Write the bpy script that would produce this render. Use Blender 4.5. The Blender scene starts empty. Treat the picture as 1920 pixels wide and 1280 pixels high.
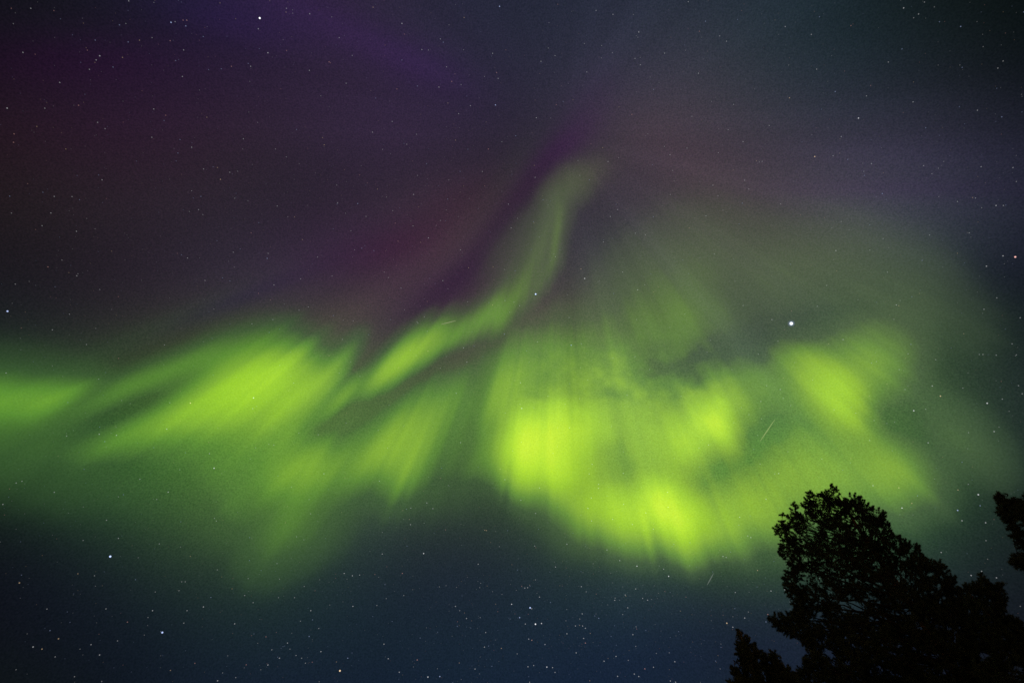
import bpy, math, random
import numpy as np

# ------------------------------------------------------------------ camera, world, exposure
C = bpy.context.scene.collection
S = bpy.context.scene
F_PX = 1066.7                      # focal length in pixels of a 1920 px wide frame (20 mm on 36 mm)
ELEV = math.radians(62.0)
EYE = np.array([0.0, 0.0, 1.6])
cam_d = bpy.data.cameras.new("camera"); cam_d.lens = 20.0; cam_d.sensor_width = 36.0
cam_d.clip_start = 0.1; cam_d.clip_end = 100000.0
cam = bpy.data.objects.new("camera", cam_d); C.objects.link(cam)
cam.location = EYE; cam.rotation_euler = (math.radians(90) + ELEV, 0, 0)
S.camera = cam
world = bpy.data.worlds.new("World"); S.world = world; world.use_nodes = True
world.node_tree.nodes["Background"].inputs[0].default_value = (0.004, 0.006, 0.010, 1)
world.node_tree.nodes["Background"].inputs[1].default_value = 1.0
S.view_settings.view_transform = 'Standard'; S.view_settings.look = 'None'
S.view_settings.exposure = 0.0; S.view_settings.gamma = 1.0
S.render.engine = 'CYCLES'
S.cycles.use_adaptive_sampling = False; S.cycles.use_denoising = False
S.cycles.max_bounces = 4; S.cycles.diffuse_bounces = 2; S.cycles.transparent_max_bounces = 48
# ------------------------------------------------------------------ the night sky, measured on the celestial sphere
# Sky positions are written as gnomonic plate coordinates (as on an astronomical chart) about a fixed
# direction in the sky (62 degrees up, due north); sky_dir() turns them into world directions.
CE, SE = math.cos(ELEV), math.sin(ELEV)
def sky_dir(x, y):
    a = (np.asarray(x, float) - 960.0) / F_PX; b = -(np.asarray(y, float) - 640.0) / F_PX
    d = np.stack([a, CE - b * SE + 0 * a, SE + b * CE + 0 * a], -1)
    return d / np.linalg.norm(d, axis=-1, keepdims=True)
def lin(c):
    c = np.asarray(c, float)
    return np.where(c <= 0.04045, c / 12.92, ((np.maximum(c, 0) + 0.055) / 1.055) ** 2.4)
def hexc(h):
    h = h.lstrip('#'); return np.array([int(h[i:i+2], 16) / 255.0 for i in (0, 2, 4)])
SKY_ROWS = """
0f1118 15161f 1d1a32 2b203c 2c233c 27253a 232637 262b3b 282f3d 222d38 1b262d 141c1e 0b1112
1e121e 28192c 271b2e 2a1f33 32253e 31273d 2c2a3c 322f40 403d48 30373f 242c35 192028 0a0e15
1f161c 261c26 2a1f2c 2c222c 2e2836 302638 2e2833 3a343e 473b45 423946 423d4e 433f50 272938
1c1a1e 251e24 2a2530 302939 34253a 3d2e3b 3c3140 3e3e44 444846 444844 3a443f 28333a 12171e
1c2322 282d2b 34362f 404835 4c4e42 433d42 544e44 5c6c48 4e6046 445148 48603f 3a4e38 1b2327
243e26 345a2a 4a7632 558036 587a3e 567a3e 5c8440 688c44 64904a 5a8444 567e3c 3a5636 1b2626
141c1a 20332a 3a5631 446034 3a4f3c 33423a 2e3c34 50703a 5a803a 5a8a3c 4c7838 34503a 18211f
10151a 131b23 182429 223430 1d2b32 1d2932 1f2c34 20303a 222f38 202c34 1e2833 1a222b 12171d
0c1014 0f151c 111926 131d2e 131e30 132034 132036 152236 172434 1a2630 1a2430 161d27 101419
"""
SKY_GRID = np.array([[hexc(h) for h in r.split()] for r in SKY_ROWS.strip().splitlines()])   # 160 px apart
def grid_at(x, y):
    gx = np.clip(np.asarray(x, float) / 160.0, 0, 11.999); gy = np.clip(np.asarray(y, float) / 160.0, 0, 7.999)
    i = gx.astype(int); j = gy.astype(int); fx = (gx - i)[..., None]; fy = (gy - j)[..., None]
    g = SKY_GRID
    return ((g[j, i] * (1 - fx) + g[j, i + 1] * fx) * (1 - fy) + (g[j + 1, i] * (1 - fx) + g[j + 1, i + 1] * fx) * fy)
# smooth airglow: round lobes on the sphere, their colours solved from the chart above
RBF_K = 1.0 / (0.5 * (150.0 / F_PX) ** 2) / 2
def rbf_centres():
    xs = np.arange(-210, 2191, 200.0); ys = np.arange(-160, 1441, 160.0)
    X, Y = np.meshgrid(xs, ys); return sky_dir(X.ravel(), Y.ravel())
SKY_MEAN = np.array([0.16, 0.19, 0.20])
def rbf_solve():
    c = rbf_centres()
    X, Y = np.meshgrid(np.arange(-400, 2321, 80.0), np.arange(-400, 1681, 80.0)); X = X.ravel(); Y = Y.ravel()
    A = np.exp(RBF_K * (sky_dir(X, Y) @ c.T - 1))
    T = grid_at(X, Y) - SKY_MEAN
    w = np.linalg.solve(A.T @ A + 0.004 * np.eye(len(c)), A.T @ T)
    return c, w
# elongated faint lobes of coloured airglow: x, y, angle(deg, anticlockwise), half length, half width, colour change (sRGB-ish linear delta x1000)
LOBES = [                          # (x, y, angle, half length, half width, colour change out of 255)
    (1095, 215, 60, 95, 42, (7, -5, 8)), (1050, 280, 38, 70, 28, (6, -13, 10)),
    (990, 350, 55, 80, 26, (2, -11, 4)), (925, 440, 55, 95, 24, (-4, -12, -1)), (850, 530, 42, 90, 26, (-11, -13, -5)),
    (760, 595, 38, 110, 28, (-12, -13, -7)), (620, 490, 20, 140, 44, (0, -5, 3)), (440, 565, 22, 130, 18, (-10, -12, 4)),
    (865, 440, 45, 110, 32, (11, 9, 3)), (740, 530, 33, 140, 40, (9, 9, 2)), (640, 590, 28, 90, 38, (7, 6, 0)),
    (870, 370, 20, 110, 50, (12, -3, 0)), (640, 440, 0, 170, 70, (2, -3, 1)), (760, 460, 20, 110, 40, (8, -8, 0)),
    (1085, 335, 25, 66, 30, (26, 28, 4)), (965, 315, 50, 80, 26, (4, 10, 2)),
    (680, 70, -28, 190, 42, (8, -3, 18)), (440, 40, -12, 150, 44, (2, -3, 14)), (800, 120, -20, 90, 36, (6, -2, 10)),
    (1690, 285, 0, 260, 30, (6, 4, 9)), (1650, 355, 0, 240, 20, (2, -6, 4)), (1270, 290, -35, 130, 50, (5, 1, 0)),
    (1200, 230, 20, 110, 54, (5, 3, 0)), (1170, 90, 40, 150, 44, (4, 6, 6)), (1870, 520, 20, 110, 70, (-6, -12, -2)),
    (290, 612, 24, 160, 20, (4, 14, 3)), (130, 110, 0, 180, 48, (10, -6, 10)), (30, 250, 0, 120, 60, (2, 0, 0)),
    (820, 1010, 20, 160, 50, (-2, -2, -4)), (1200, 1100, -10, 160, 40, (-4, -8, 2)),
]
LOBE_GAIN = 0.42 / 255
def lobe_axes(L):
    x, y, a, l, w, dc = L
    c = sky_dir(x, y); e = 2.0; ca, sa = math.cos(math.radians(a)), math.sin(math.radians(a))
    t = sky_dir(x + e * ca, y - e * sa) - c; t -= c * t.dot(c); k = np.linalg.norm(t) / e; t /= np.linalg.norm(t)
    b = np.cross(c, t); dist = 1.0 / math.sqrt(1 + ((x-960)**2 + (y-640)**2) / F_PX**2) / F_PX
    return c, t / (l * dist), b / (w * dist)
def sky_rgb(x, y):
    d = sky_dir(x, y); c, w = rbf_solve()
    out = SKY_MEAN + np.exp(RBF_K * (d @ c.T - 1)) @ w
    for L in LOBES:
        cc, A, B = lobe_axes(L)
        q = (d @ A) ** 2 + (d @ B) ** 2
        out = out + (np.exp(-q) * (d @ cc > 0))[..., None] * np.array(L[5]) * LOBE_GAIN
    return ((np.maximum(out, 0.04) + 0.055) / 1.055) ** 2.4

# ------------------------------------------------------------------ aurora brightness
_rn = np.random.RandomState(7).rand(256, 256)
def vnoise(x, y):
    xi = np.floor(x).astype(int); yi = np.floor(y).astype(int); fx = x - xi; fy = y - yi
    fx = fx * fx * (3 - 2 * fx); fy = fy * fy * (3 - 2 * fy)
    r = lambda i, j: _rn[i & 255, j & 255]
    return (r(xi, yi) * (1 - fx) + r(xi + 1, yi) * fx) * (1 - fy) + (r(xi, yi + 1) * (1 - fx) + r(xi + 1, yi + 1) * fx) * fy
def fbm(x, y, o=4):
    s = 0; a = 0.5
    for k in range(o): s = s + a * vnoise(x * 2 ** k + 17.3 * k, y * 2 ** k + 5.1 * k); a *= 0.5
    return s
RAD = (1050.0, 250.0)              # where the rays converge: the magnetic zenith
# each band: list of strands; strand = [(x, y, half width, brightness), ...]
BANDS = {
 'patch': [[(110,868,16,.24),(200,842,24,.52),(290,806,32,.68),(360,775,44,.84),(430,752,62,.92),(500,730,60,.88),(550,735,48,.66)],
           [(430,722,36,.55),(490,706,36,.66),(545,705,34,.50)],
           [(300,835,34,.34),(400,805,44,.52),(500,780,44,.60)],
           [(500,795,30,.45),(555,755,32,.66),(600,720,26,.64),(630,685,18,.46),(665,635,14,.20)],
           [(260,890,60,.22),(400,870,80,.48),(520,835,50,.46)]],
 'upper': [[(60,800,23,0.13),(150,768,22,0.31),(230,735,23,0.41),(300,705,23,0.39),(380,672,22,0.29),(460,640,23,0.14)],
           [(300,720,36,0.15),(420,670,31,0.18),(520,640,36,0.14)]],
 'edge': [[(-200,770,60,.50),(-60,765,40,.50),(20,768,34,.50),(65,760,26,.60),(110,746,20,.45),(160,726,14,.22)],
          [(-200,820,100,.28),(0,810,90,.28),(120,850,90,.24),(230,900,80,.16)]],
 'ribbon': [[(580,800,12,.28),(615,775,15,.52),(650,738,15,.56),(690,700,14,.24)],
            [(650,765,11,.35),(690,730,16,.66),(725,700,19,.82),(775,657,21,.80),(820,620,20,.56),(855,590,16,.24)],
            [(745,705,12,.25),(800,665,18,.50),(845,632,20,.46),(870,605,16,.24)],
            [(838,650,13,.34),(870,625,18,.46),(905,595,19,.44),(930,565,18,.28)],
            [(900,625,14,.34),(935,595,20,.50),(965,555,26,.40),(995,505,29,.28),(1018,455,30,.26),(1035,410,28,.25),(1045,375,26,.24),(1075,345,30,.18),(1115,318,34,.08)],
            [(985,575,10,.14),(1015,535,14,.26),(1038,490,14,.28),(1048,430,10,.28),(1052,390,9,.20)],
            [(880,580,26,.06),(940,490,34,.10),(990,420,32,.10)]],
 'lower': [[(770,905,60,.20),(850,850,70,.32),(910,780,64,.34),(960,720,54,.24)],
           [(495,925,26,0.42),(520,908,35,0.60),(580,888,42,0.62),(640,876,42,0.56),(700,862,53,0.62),(760,820,55,0.60),(810,785,48,0.54),(850,755,44,0.42)],
           [(720,955,15,0.26),(725,928,26,0.52),(745,890,42,0.66),(780,840,40,0.51)],
           [(905,805,22,0.30),(930,770,33,0.52),(950,725,37,0.52),(985,675,37,0.28)],
           [(440,1080,33,0.12),(490,1035,53,0.30),(550,980,61,0.38),(610,930,55,0.23)],
           [(390,1010,44,0.16),(440,970,55,0.28)]],
 'curtain': [[(1022,830,30,.86),(1025,900,30,.88)],
             [(990,925,28,0.53),(985,890,35,1.00),(984,850,35,1.12),(990,810,32,0.90),(1005,780,37,0.48)],
             [(945,905,24,0.43),(945,850,32,0.60),(965,800,37,0.48)],
             [(1010,800,48,0.58),(1065,800,48,0.82),(1120,810,45,0.64),(1170,830,54,0.38)],
             [(1040,915,41,0.62),(1065,890,54,0.90),(1070,840,54,0.78)],
             [(1055,935,32,0.48),(1115,955,43,0.82),(1170,970,48,0.96),(1235,975,45,1.10),(1285,995,41,1.06),(1325,1005,37,0.72),(1370,995,43,0.53)],
             [(1200,925,43,0.53),(1260,940,41,0.53)],
             [(1250,1010,28,0.38),(1290,1042,26,0.60),(1320,1025,28,0.48)],
             [(1085,1010,24,0.23),(1105,985,28,0.48),(1160,1010,26,0.53),(1230,1020,26,0.48)],
             [(870,895,22,0.19),(905,885,26,0.40),(935,870,28,0.48)],
             [(1060,1040,43,0.11),(1040,980,43,0.17)]],
 'sweep': [[(1340,1000,48,0.50),(1400,972,55,0.66),(1460,955,62,0.64),(1520,930,62,0.60),(1600,920,59,0.60),(1680,900,53,0.66),(1735,912,44,0.44),(1780,925,40,0.18)],
           [(1410,890,55,0.46),(1500,875,55,0.48),(1580,870,51,0.48)],
           [(1560,800,32,.34),(1630,835,36,.38),(1690,872,36,.38),(1740,900,32,.18)]],
 'knot': [[(1320,805,44,0.59),(1350,800,46,0.89),(1378,802,39,0.64)],
          [(1262,870,46,0.43),(1295,845,52,0.67),(1318,805,46,0.64)],
          [(1285,890,32,0.34),(1300,860,36,0.47)],
          [(1350,760,82,0.49),(1300,770,82,0.44)]],
 'fan': [[(1480,670,37,0.35),(1520,710,41,0.63),(1555,745,41,0.79),(1590,770,41,0.83),(1625,798,29,0.58),(1650,825,26,0.22)],
         [(1540,690,44,0.43),(1580,715,41,0.65),(1608,745,37,0.77),(1632,775,26,0.53)],
         [(1590,732,48,0.52),(1645,700,52,0.58),(1695,682,46,0.48),(1740,682,30,0.20),(1780,672,26,0.06)],
         [(1720,770,50,.16),(1800,830,56,.26),(1860,872,50,.22),(1925,915,50,.06)],
         [(1560,640,48,0.18),(1640,625,56,0.24),(1720,610,62,0.16),(1800,590,60,0.05)]],
 'veil': [[(1380,600,50,.14),(1460,530,80,.24),(1600,520,80,.22),(1730,545,80,.18),(1830,620,70,.14),(1820,570,50,.05)],
          [(1420,740,60,.30),(1460,800,60,.34),(1520,850,50,.34)],
          [(940,690,55,0.33),(1010,700,66,0.49),(1090,700,66,0.55),(1160,715,59,0.59),(1190,745,48,0.55)],
          [(1120,755,44,0.43),(1160,780,48,0.47),(1210,810,59,0.51),(1260,790,55,0.43)],
          [(1130,625,46,.24),(1210,605,60,.37),(1280,590,62,.38),(1340,592,50,.28),(1390,588,40,.12)],
          [(1240,645,30,.34),(1290,635,30,.36),(1325,622,22,.18)],
          [(1220,530,66,0.25),(1320,510,88,0.25),(1450,500,77,0.10)],
          [(1100,860,88,0.43),(1200,880,99,0.58),(1330,905,88,0.56),(1440,860,77,0.43),(1480,780,77,0.39),(1450,720,66,0.30)],
          [(960,640,44,0.16),(960,760,66,0.33),(900,830,55,0.16)]],
}
# the dark wisps of thin cloud that dim the aurora: x, y, half width, strength
WISPS = [[(1090,752,10,.0),(1130,748,10,.16),(1170,745,9,.12),(1200,740,8,0)],
         [(1180,708,12,.10),(1240,700,16,.30),(1300,690,22,.42),(1370,665,23,.42),(1440,640,20,.42),(1510,612,19,.40),(1590,590,16,.30),(1660,570,22,.12)],
         [(1240,730,24,.14),(1290,760,30,.16)],
         [(1110,910,30,.18),(1170,895,36,.26),(1220,890,30,.18)],
         [(1290,900,24,.18),(1360,880,34,.30),(1420,850,34,.30),(1440,800,30,.34)],
         [(1060,752,8,.0),(1020,745,7,.10),(990,742,6,0)]]
def strand(x, y, pts, p=0.9):
    out = np.zeros_like(x)
    for (x0, y0, w0, a0), (x1, y1, w1, a1) in zip(pts[:-1], pts[1:]):
        dx, dy = x1 - x0, y1 - y0
        t = np.clip(((x - x0) * dx + (y - y0) * dy) / (dx * dx + dy * dy), 0, 1)
        ex, ey = x - x0 - t * dx, y - y0 - t * dy; w = (w0 + (w1 - w0) * t) * 1.48
        out = np.maximum(out, (a0 + (a1 - a0) * t) * np.exp(-((ex * ex + ey * ey) / (w * w)) ** p))
    return out
def bands_at(x, y):
    """brightness of every band's strands at a place, with the ends of the rays made uneven"""
    rx, ry = x - RAD[0], y - RAD[1]; th = np.arctan2(ry, rx); rr = np.hypot(rx, ry) + 1
    push = 30 * (fbm(th * 12 + 50, rr / 900.0, 2) - 0.37) + 34 * (fbm(th * 36 + 9, rr / 700.0, 2) - 0.37)
    push = push * np.clip(rr / 350, 0, 1)
    wx = x + 8 * (fbm(x / 90.0, y / 90.0) - 0.47) + push * rx / rr; wy = y + 8 * (fbm(x / 80.0 + 40, y / 80.0 + 9) - 0.47) + push * ry / rr
    g = {}
    for k, strands in BANDS.items():
        acc = np.zeros_like(x)
        for s in strands: acc = acc + strand(wx, wy, s) ** 3
        g[k] = acc ** (1 / 3)
    return g
RAY_E = np.array([-.055, -.025, 0, .03, .06, .095, .135, .18, .23])      # rays: each spot glows on up the field line
RAY_W = np.array([.35, .8, 1, 1, .85, .65, .45, .28, .14]); RAY_W = RAY_W / RAY_W.sum(); RAY_M = float((RAY_E * RAY_W).sum())
def aurora_parts(x, y):
    rx, ry = x - RAD[0], y - RAD[1]; th = np.arctan2(ry, rx); rr = np.hypot(rx, ry) + 1
    g = {k: np.zeros_like(x) for k in BANDS}
    for e, w in zip(RAY_E, RAY_W):
        f = 1 + (e - RAY_M) * 0.62 + 0.032 * np.clip((rr - 300) / 300, 0, 1)
        for k, v in bands_at(RAD[0] + rx * f, RAD[1] + ry * f).items(): g[k] = g[k] + w * v
    fil = 0.45 * (fbm(th * 10 + 3, rr / 420.0, 2) - 0.37) + 0.60 * (fbm(th * 27 + 9, rr / 300.0, 2) - 0.37) + 0.42 * (fbm(th * 62 + 31, rr / 260.0, 2) - 0.37)
    fil = fil * np.clip(rr / 300, 0.2, 1)
    for k in g: g[k] = g[k] * RAY_BOOST.get(k, 1.06) * (1 + (0.38 if k not in ('veil', 'ribbon', 'curtain') else 0.29) * fil)
    cl = np.zeros_like(x)
    cx = x + 50 * (fbm(x / 60.0 + 7, y / 40.0) - 0.47); cy = y + 50 * (fbm(x / 60.0, y / 40.0 + 70) - 0.47)
    for s in WISPS: cl = np.maximum(cl, strand(cx, cy, s, 0.9))
    tex = fbm(x / 26.0 + 11, y / 18.0 + 3, 4) - 0.47
    reg = np.exp(-(((x - 1180) / 220) ** 2 + ((y - 700) / 80) ** 2))
    tr = np.clip(1 - 0.95 * cl - 0.45 * reg * tex, 0.1, 1.3)
    for k in g:
        if k not in ('ribbon', 'patch', 'edge', 'upper', 'lower'): g[k] = g[k] * tr
    return g
RAY_BOOST = {'ribbon': 1.02, 'veil': 0.98, 'curtain': 1.1, 'patch': 1.0, 'knot': 1.25}
RAMP = [(0.00, None), (0.22, ('46653a', .70)), (0.42, ('608c3a', 1)), (0.62, ('85b13c', 1)), (0.82, ('9fcf37', 1)), (1.0, ('b8e63a', 1)), (1.16, ('cdf242', 1)), (1.6, ('d8fb48', 1))]
def aurora_rgb(x, y):
    """linear light added to the sky by each band"""
    base = sky_rgb(x, y); bs = np.where(base <= 0.0031308, base * 12.92, 1.055 * base ** (1 / 2.4) - 0.055)
    g = {k: v * (0.93 if k != 'curtain' else 1.0) for k, v in aurora_parts(x, y).items()}
    G = sum(v ** 2.3 for v in g.values()) ** (1 / 2.3)
    left = np.clip((700 - x) / 700, 0, 1)[..., None]
    up = np.clip((760 - y) / 300, 0, 1)[..., None] * np.clip((x - 600) / 200, 0, 1)[..., None]
    rt = np.clip((x - 820) / 300, 0, 1)[..., None]
    knots = [bs]
    for gv, spec in RAMP[1:]:
        k = max(0, 1 - gv / 0.95)
        c = hexc(spec[0]) * (1 - left * np.array([.08, .0, .12])) + k * (up * np.array([.07, .01, .05]) + rt * np.array([.05, .02, .05]))
        knots.append(bs * (1 - spec[1]) + c * spec[1])
    out = np.zeros_like(bs); gs = [r[0] for r in RAMP]
    Gc = np.clip(G, 0, gs[-1] - 1e-6)
    for i in range(len(gs) - 1):
        m = (Gc >= gs[i]) & (Gc < gs[i + 1]); f = ((Gc - gs[i]) / (gs[i + 1] - gs[i]))[..., None]
        out = np.where(m[..., None], knots[i] * (1 - f) + knots[i + 1] * f, out)
    E = np.maximum(lin(out) - base, 0)
    tot = sum(v for v in g.values()) + 1e-9
    return {k: E * (v / tot)[..., None] for k, v in g.items()}, base

# ------------------------------------------------------------------ helpers
def tag(o, label=None, cat=None, group=None, kind=None):
    if label: o['label'] = label
    if cat: o['category'] = cat
    if group: o['group'] = group
    if kind: o['kind'] = kind
    return o
def mesh_np(name, V, Fc, smooth=False):
    """mesh from an (n,3) array and an (m,3) or (m,4) face array"""
    me = bpy.data.meshes.new(name); V = np.asarray(V, np.float32); Fc = np.asarray(Fc, np.int32); k = Fc.shape[1]
    me.vertices.add(len(V)); me.vertices.foreach_set('co', V.ravel())
    me.loops.add(Fc.size); me.loops.foreach_set('vertex_index', Fc.ravel())
    me.polygons.add(len(Fc)); me.polygons.foreach_set('loop_start', np.arange(0, Fc.size, k, dtype=np.int32))
    me.polygons.foreach_set('loop_total', np.full(len(Fc), k, np.int32))
    if smooth: me.polygons.foreach_set('use_smooth', np.ones(len(Fc), bool))
    me.update(); me.validate(); return me
def link(name, me, mat=None, parent=None, loc=None):
    o = bpy.data.objects.new(name, me); C.objects.link(o)
    if mat and me is not None and not me.materials: me.materials.append(mat)
    if parent: o.parent = parent
    if loc is not None: o.location = loc
    return o
def new_mat(name):
    m = bpy.data.materials.new(name); m.use_nodes = True; nt = m.node_tree; nt.nodes.clear()
    out = nt.nodes.new('ShaderNodeOutputMaterial'); m.cycles.emission_sampling = 'NONE'
    return m, nt, out
def N(nt, t, **kw):
    n = nt.nodes.new(t)
    for k, v in kw.items(): setattr(n, k, v)
    return n
def feed(nt, n, i, v):
    if hasattr(v, 'links'): nt.links.new(v, n.inputs[i])
    else: n.inputs[i].default_value = v
def math_(nt, op, a, b=None, c=None):
    n = N(nt, 'ShaderNodeMath', operation=op); feed(nt, n, 0, a)
    if b is not None: feed(nt, n, 1, b)
    if c is not None: feed(nt, n, 2, c)
    return n.outputs[0]
def vmath(nt, op, a, b=None, c=None):
    n = N(nt, 'ShaderNodeVectorMath', operation=op); feed(nt, n, 0, a)
    if b is not None: feed(nt, n, 1, b)
    if c is not None: feed(nt, n, 2, c)
    return n.outputs['Value'] if op == 'DOT_PRODUCT' else n.outputs[0]
def direction(nt):
    g = N(nt, 'ShaderNodeNewGeometry')
    return vmath(nt, 'NORMALIZE', vmath(nt, 'SUBTRACT', g.outputs['Position'], tuple(EYE)))
PIX = 1.5 / 853.4                   # angle that sets the size of the grain
def grain(nt, d, amount, seed=0.0):
    """fine random mottling that stands in for sensor grain"""
    n = N(nt, 'ShaderNodeTexNoise'); n.noise_dimensions = '3D'; feed(nt, n, 'Vector', d)
    n.inputs['Scale'].default_value = 0.8 / PIX + seed; n.inputs['Detail'].default_value = 1.0
    c = vmath(nt, 'SUBTRACT', n.outputs['Color'], (0.5, 0.5, 0.5))
    f = math_(nt, 'SUBTRACT', n.outputs['Fac'], 0.5)
    k = vmath(nt, 'MULTIPLY_ADD', c, (amount * 0.5,) * 3, (1.0, 1.0, 1.0))
    k2 = math_(nt, 'MULTIPLY_ADD', f, amount * 2.0, 0.0)
    cx = N(nt, 'ShaderNodeCombineXYZ'); [nt.links.new(k2, cx.inputs[i]) for i in range(3)]
    return vmath(nt, 'MAXIMUM', vmath(nt, 'ADD', k, cx.outputs[0]), (0.1, 0.1, 0.1))

# ------------------------------------------------------------------ sky dome
R_SKY, R_AURORA, R_STARS, R_METEOR = 60000.0, 50000.0, 40000.0, 30000.0
def sky_material():
    m, nt, out = new_mat('night_sky_glow'); d = direction(nt)
    cen, w = rbf_solve(); acc = tuple(SKY_MEAN)
    d0 = d                              # the tiny term only makes the nodes run one after another
    for n, (c, a) in enumerate(zip(cen, w)):
        if n % 6 == 5: d = vmath(nt, 'MULTIPLY_ADD', acc, (1e-12,) * 3, d0)
        e = math_(nt, 'EXPONENT', math_(nt, 'MULTIPLY_ADD', vmath(nt, 'DOT_PRODUCT', d, tuple(c)), RBF_K, -RBF_K))
        acc = vmath(nt, 'MULTIPLY_ADD', e, tuple(a), acc)
    for n, L in enumerate(LOBES):
        cc, A, B = lobe_axes(L)
        if n % 3 == 0: d = vmath(nt, 'MULTIPLY_ADD', acc, (1e-12,) * 3, d0)
        u = vmath(nt, 'DOT_PRODUCT', d, tuple(A)); v = vmath(nt, 'DOT_PRODUCT', d, tuple(B))
        q = math_(nt, 'MULTIPLY_ADD', u, u, math_(nt, 'MULTIPLY', v, v))
        e = math_(nt, 'EXPONENT', math_(nt, 'MULTIPLY', q, -1.0))
        e = math_(nt, 'MULTIPLY', e, math_(nt, 'GREATER_THAN', vmath(nt, 'DOT_PRODUCT', d, tuple(cc)), 0.0))
        acc = vmath(nt, 'MULTIPLY_ADD', e, tuple(np.array(L[5]) * LOBE_GAIN), acc)
    # faint rays that fan out from the magnetic zenith over the whole sky
    rc = sky_dir(*RAD); e1 = np.cross(rc, [1.0, 0, 0]); e1 /= np.linalg.norm(e1); e2 = np.cross(rc, e1)
    ru = vmath(nt, 'DOT_PRODUCT', d0, tuple(e1)); rv = vmath(nt, 'DOT_PRODUCT', d0, tuple(e2))
    rad = math_(nt, 'SQRT', math_(nt, 'MULTIPLY_ADD', ru, ru, math_(nt, 'MULTIPLY_ADD', rv, rv, 1e-5)))
    cv = N(nt, 'ShaderNodeCombineXYZ'); nt.links.new(math_(nt, 'DIVIDE', ru, rad), cv.inputs[0]); nt.links.new(math_(nt, 'DIVIDE', rv, rad), cv.inputs[1])
    nt.links.new(math_(nt, 'MULTIPLY', rad, 0.12), cv.inputs[2])
    rn = N(nt, 'ShaderNodeTexNoise'); rn.inputs['Scale'].default_value = 5.0; rn.inputs['Detail'].default_value = 3.0; nt.links.new(cv.outputs[0], rn.inputs['Vector'])
    amp = math_(nt, 'MULTIPLY', math_(nt, 'MINIMUM', math_(nt, 'MULTIPLY', rad, 1.8), 1.0), 0.30)
    amp = math_(nt, 'MULTIPLY', amp, math_(nt, 'SUBTRACT', 1.0, math_(nt, 'MINIMUM', math_(nt, 'MULTIPLY', rad, 1.1), 1.0)))
    k1 = math_(nt, 'MULTIPLY_ADD', math_(nt, 'SUBTRACT', rn.outputs['Fac'], 0.5), math_(nt, 'MULTIPLY', amp, 2.6), 1.0)
    ck = N(nt, 'ShaderNodeCombineXYZ'); [nt.links.new(k1, ck.inputs[i]) for i in range(3)]
    acc = vmath(nt, 'MULTIPLY', acc, ck.outputs[0])
    # warm glow added low round the horizon, out of view, to light the pines
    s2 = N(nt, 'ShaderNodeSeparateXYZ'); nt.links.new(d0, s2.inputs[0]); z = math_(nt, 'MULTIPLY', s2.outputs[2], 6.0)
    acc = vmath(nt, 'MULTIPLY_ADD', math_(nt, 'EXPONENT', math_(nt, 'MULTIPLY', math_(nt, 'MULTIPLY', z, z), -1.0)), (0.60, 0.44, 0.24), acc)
    acc = vmath(nt, 'MULTIPLY_ADD', vmath(nt, 'MAXIMUM', acc, (0.04,) * 3), (1 / 1.055,) * 3, (0.055 / 1.055,) * 3)
    sp = N(nt, 'ShaderNodeSeparateXYZ'); nt.links.new(acc, sp.inputs[0]); cb = N(nt, 'ShaderNodeCombineXYZ')
    for i in range(3): nt.links.new(math_(nt, 'POWER', sp.outputs[i], 2.4), cb.inputs[i])
    col = vmath(nt, 'MULTIPLY', cb.outputs[0], grain(nt, d0, 0.42))
    em = N(nt, 'ShaderNodeEmission'); nt.links.new(col, em.inputs[0]); nt.links.new(em.outputs[0], out.inputs[0])
    return m
def dome_mesh():
    nu, nv = 96, 36; V = []; Fc = []
    for j in range(nv + 1):
        el = math.radians(-8 + 98 * j / nv)
        for i in range(nu):
            az = 2 * math.pi * i / nu
            V.append((R_SKY * math.cos(el) * math.sin(az), R_SKY * math.cos(el) * math.cos(az), 1.6 + R_SKY * math.sin(el)))
    for j in range(nv):
        for i in range(nu): Fc.append((j * nu + i, (j + 1) * nu + i, (j + 1) * nu + (i + 1) % nu, j * nu + (i + 1) % nu))
    return mesh_np('sky', V, Fc, True)
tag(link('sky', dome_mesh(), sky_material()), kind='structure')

# ------------------------------------------------------------------ aurora: glowing sheets of air, each band its own thing
def aurora_material():
    m, nt, out = new_mat('aurora_glow')
    at = N(nt, 'ShaderNodeAttribute', attribute_name='glow')
    col = vmath(nt, 'MULTIPLY', at.outputs['Vector'], grain(nt, direction(nt), 0.16, 31.0))
    em = N(nt, 'ShaderNodeEmission'); nt.links.new(col, em.inputs[0])
    tr = N(nt, 'ShaderNodeBsdfTransparent'); ad = N(nt, 'ShaderNodeAddShader')
    nt.links.new(em.outputs[0], ad.inputs[0]); nt.links.new(tr.outputs[0], ad.inputs[1]); nt.links.new(ad.outputs[0], out.inputs[0])
    return m
AURORA_LABELS = {
 'patch': ('bright yellow-green oval of aurora on the left, tapering down to the left', 'northern lights'),
 'upper': ('long faint dark-green aurora streak running just above the bright left oval', 'northern lights'),
 'edge': ('deep green patch of aurora at the left edge of the picture', 'northern lights'),
 'ribbon': ('narrow wavy aurora ribbon climbing from the left oval towards the purple streak', 'northern lights'),
 'lower': ('soft mid-green aurora with a pointed tail, low below the wavy ribbon', 'northern lights'),
 'curtain': ('brightest lime-yellow aurora curtain hanging in a bow shape left of the pine tops', 'northern lights'),
 'sweep': ('even green aurora glow directly behind and above the top of the large pine', 'northern lights'),
 'knot': ('small bright green aurora knot inside the bow, left of the diagonal meteor streak', 'northern lights'),
 'fan': ('bright fan-shaped aurora patch with slanting rays, right of and below the brightest star', 'northern lights'),
 'veil': ('pale diffuse green aurora veil crossed by thin dark wisps above the bright bow', 'northern lights'),
}
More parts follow.
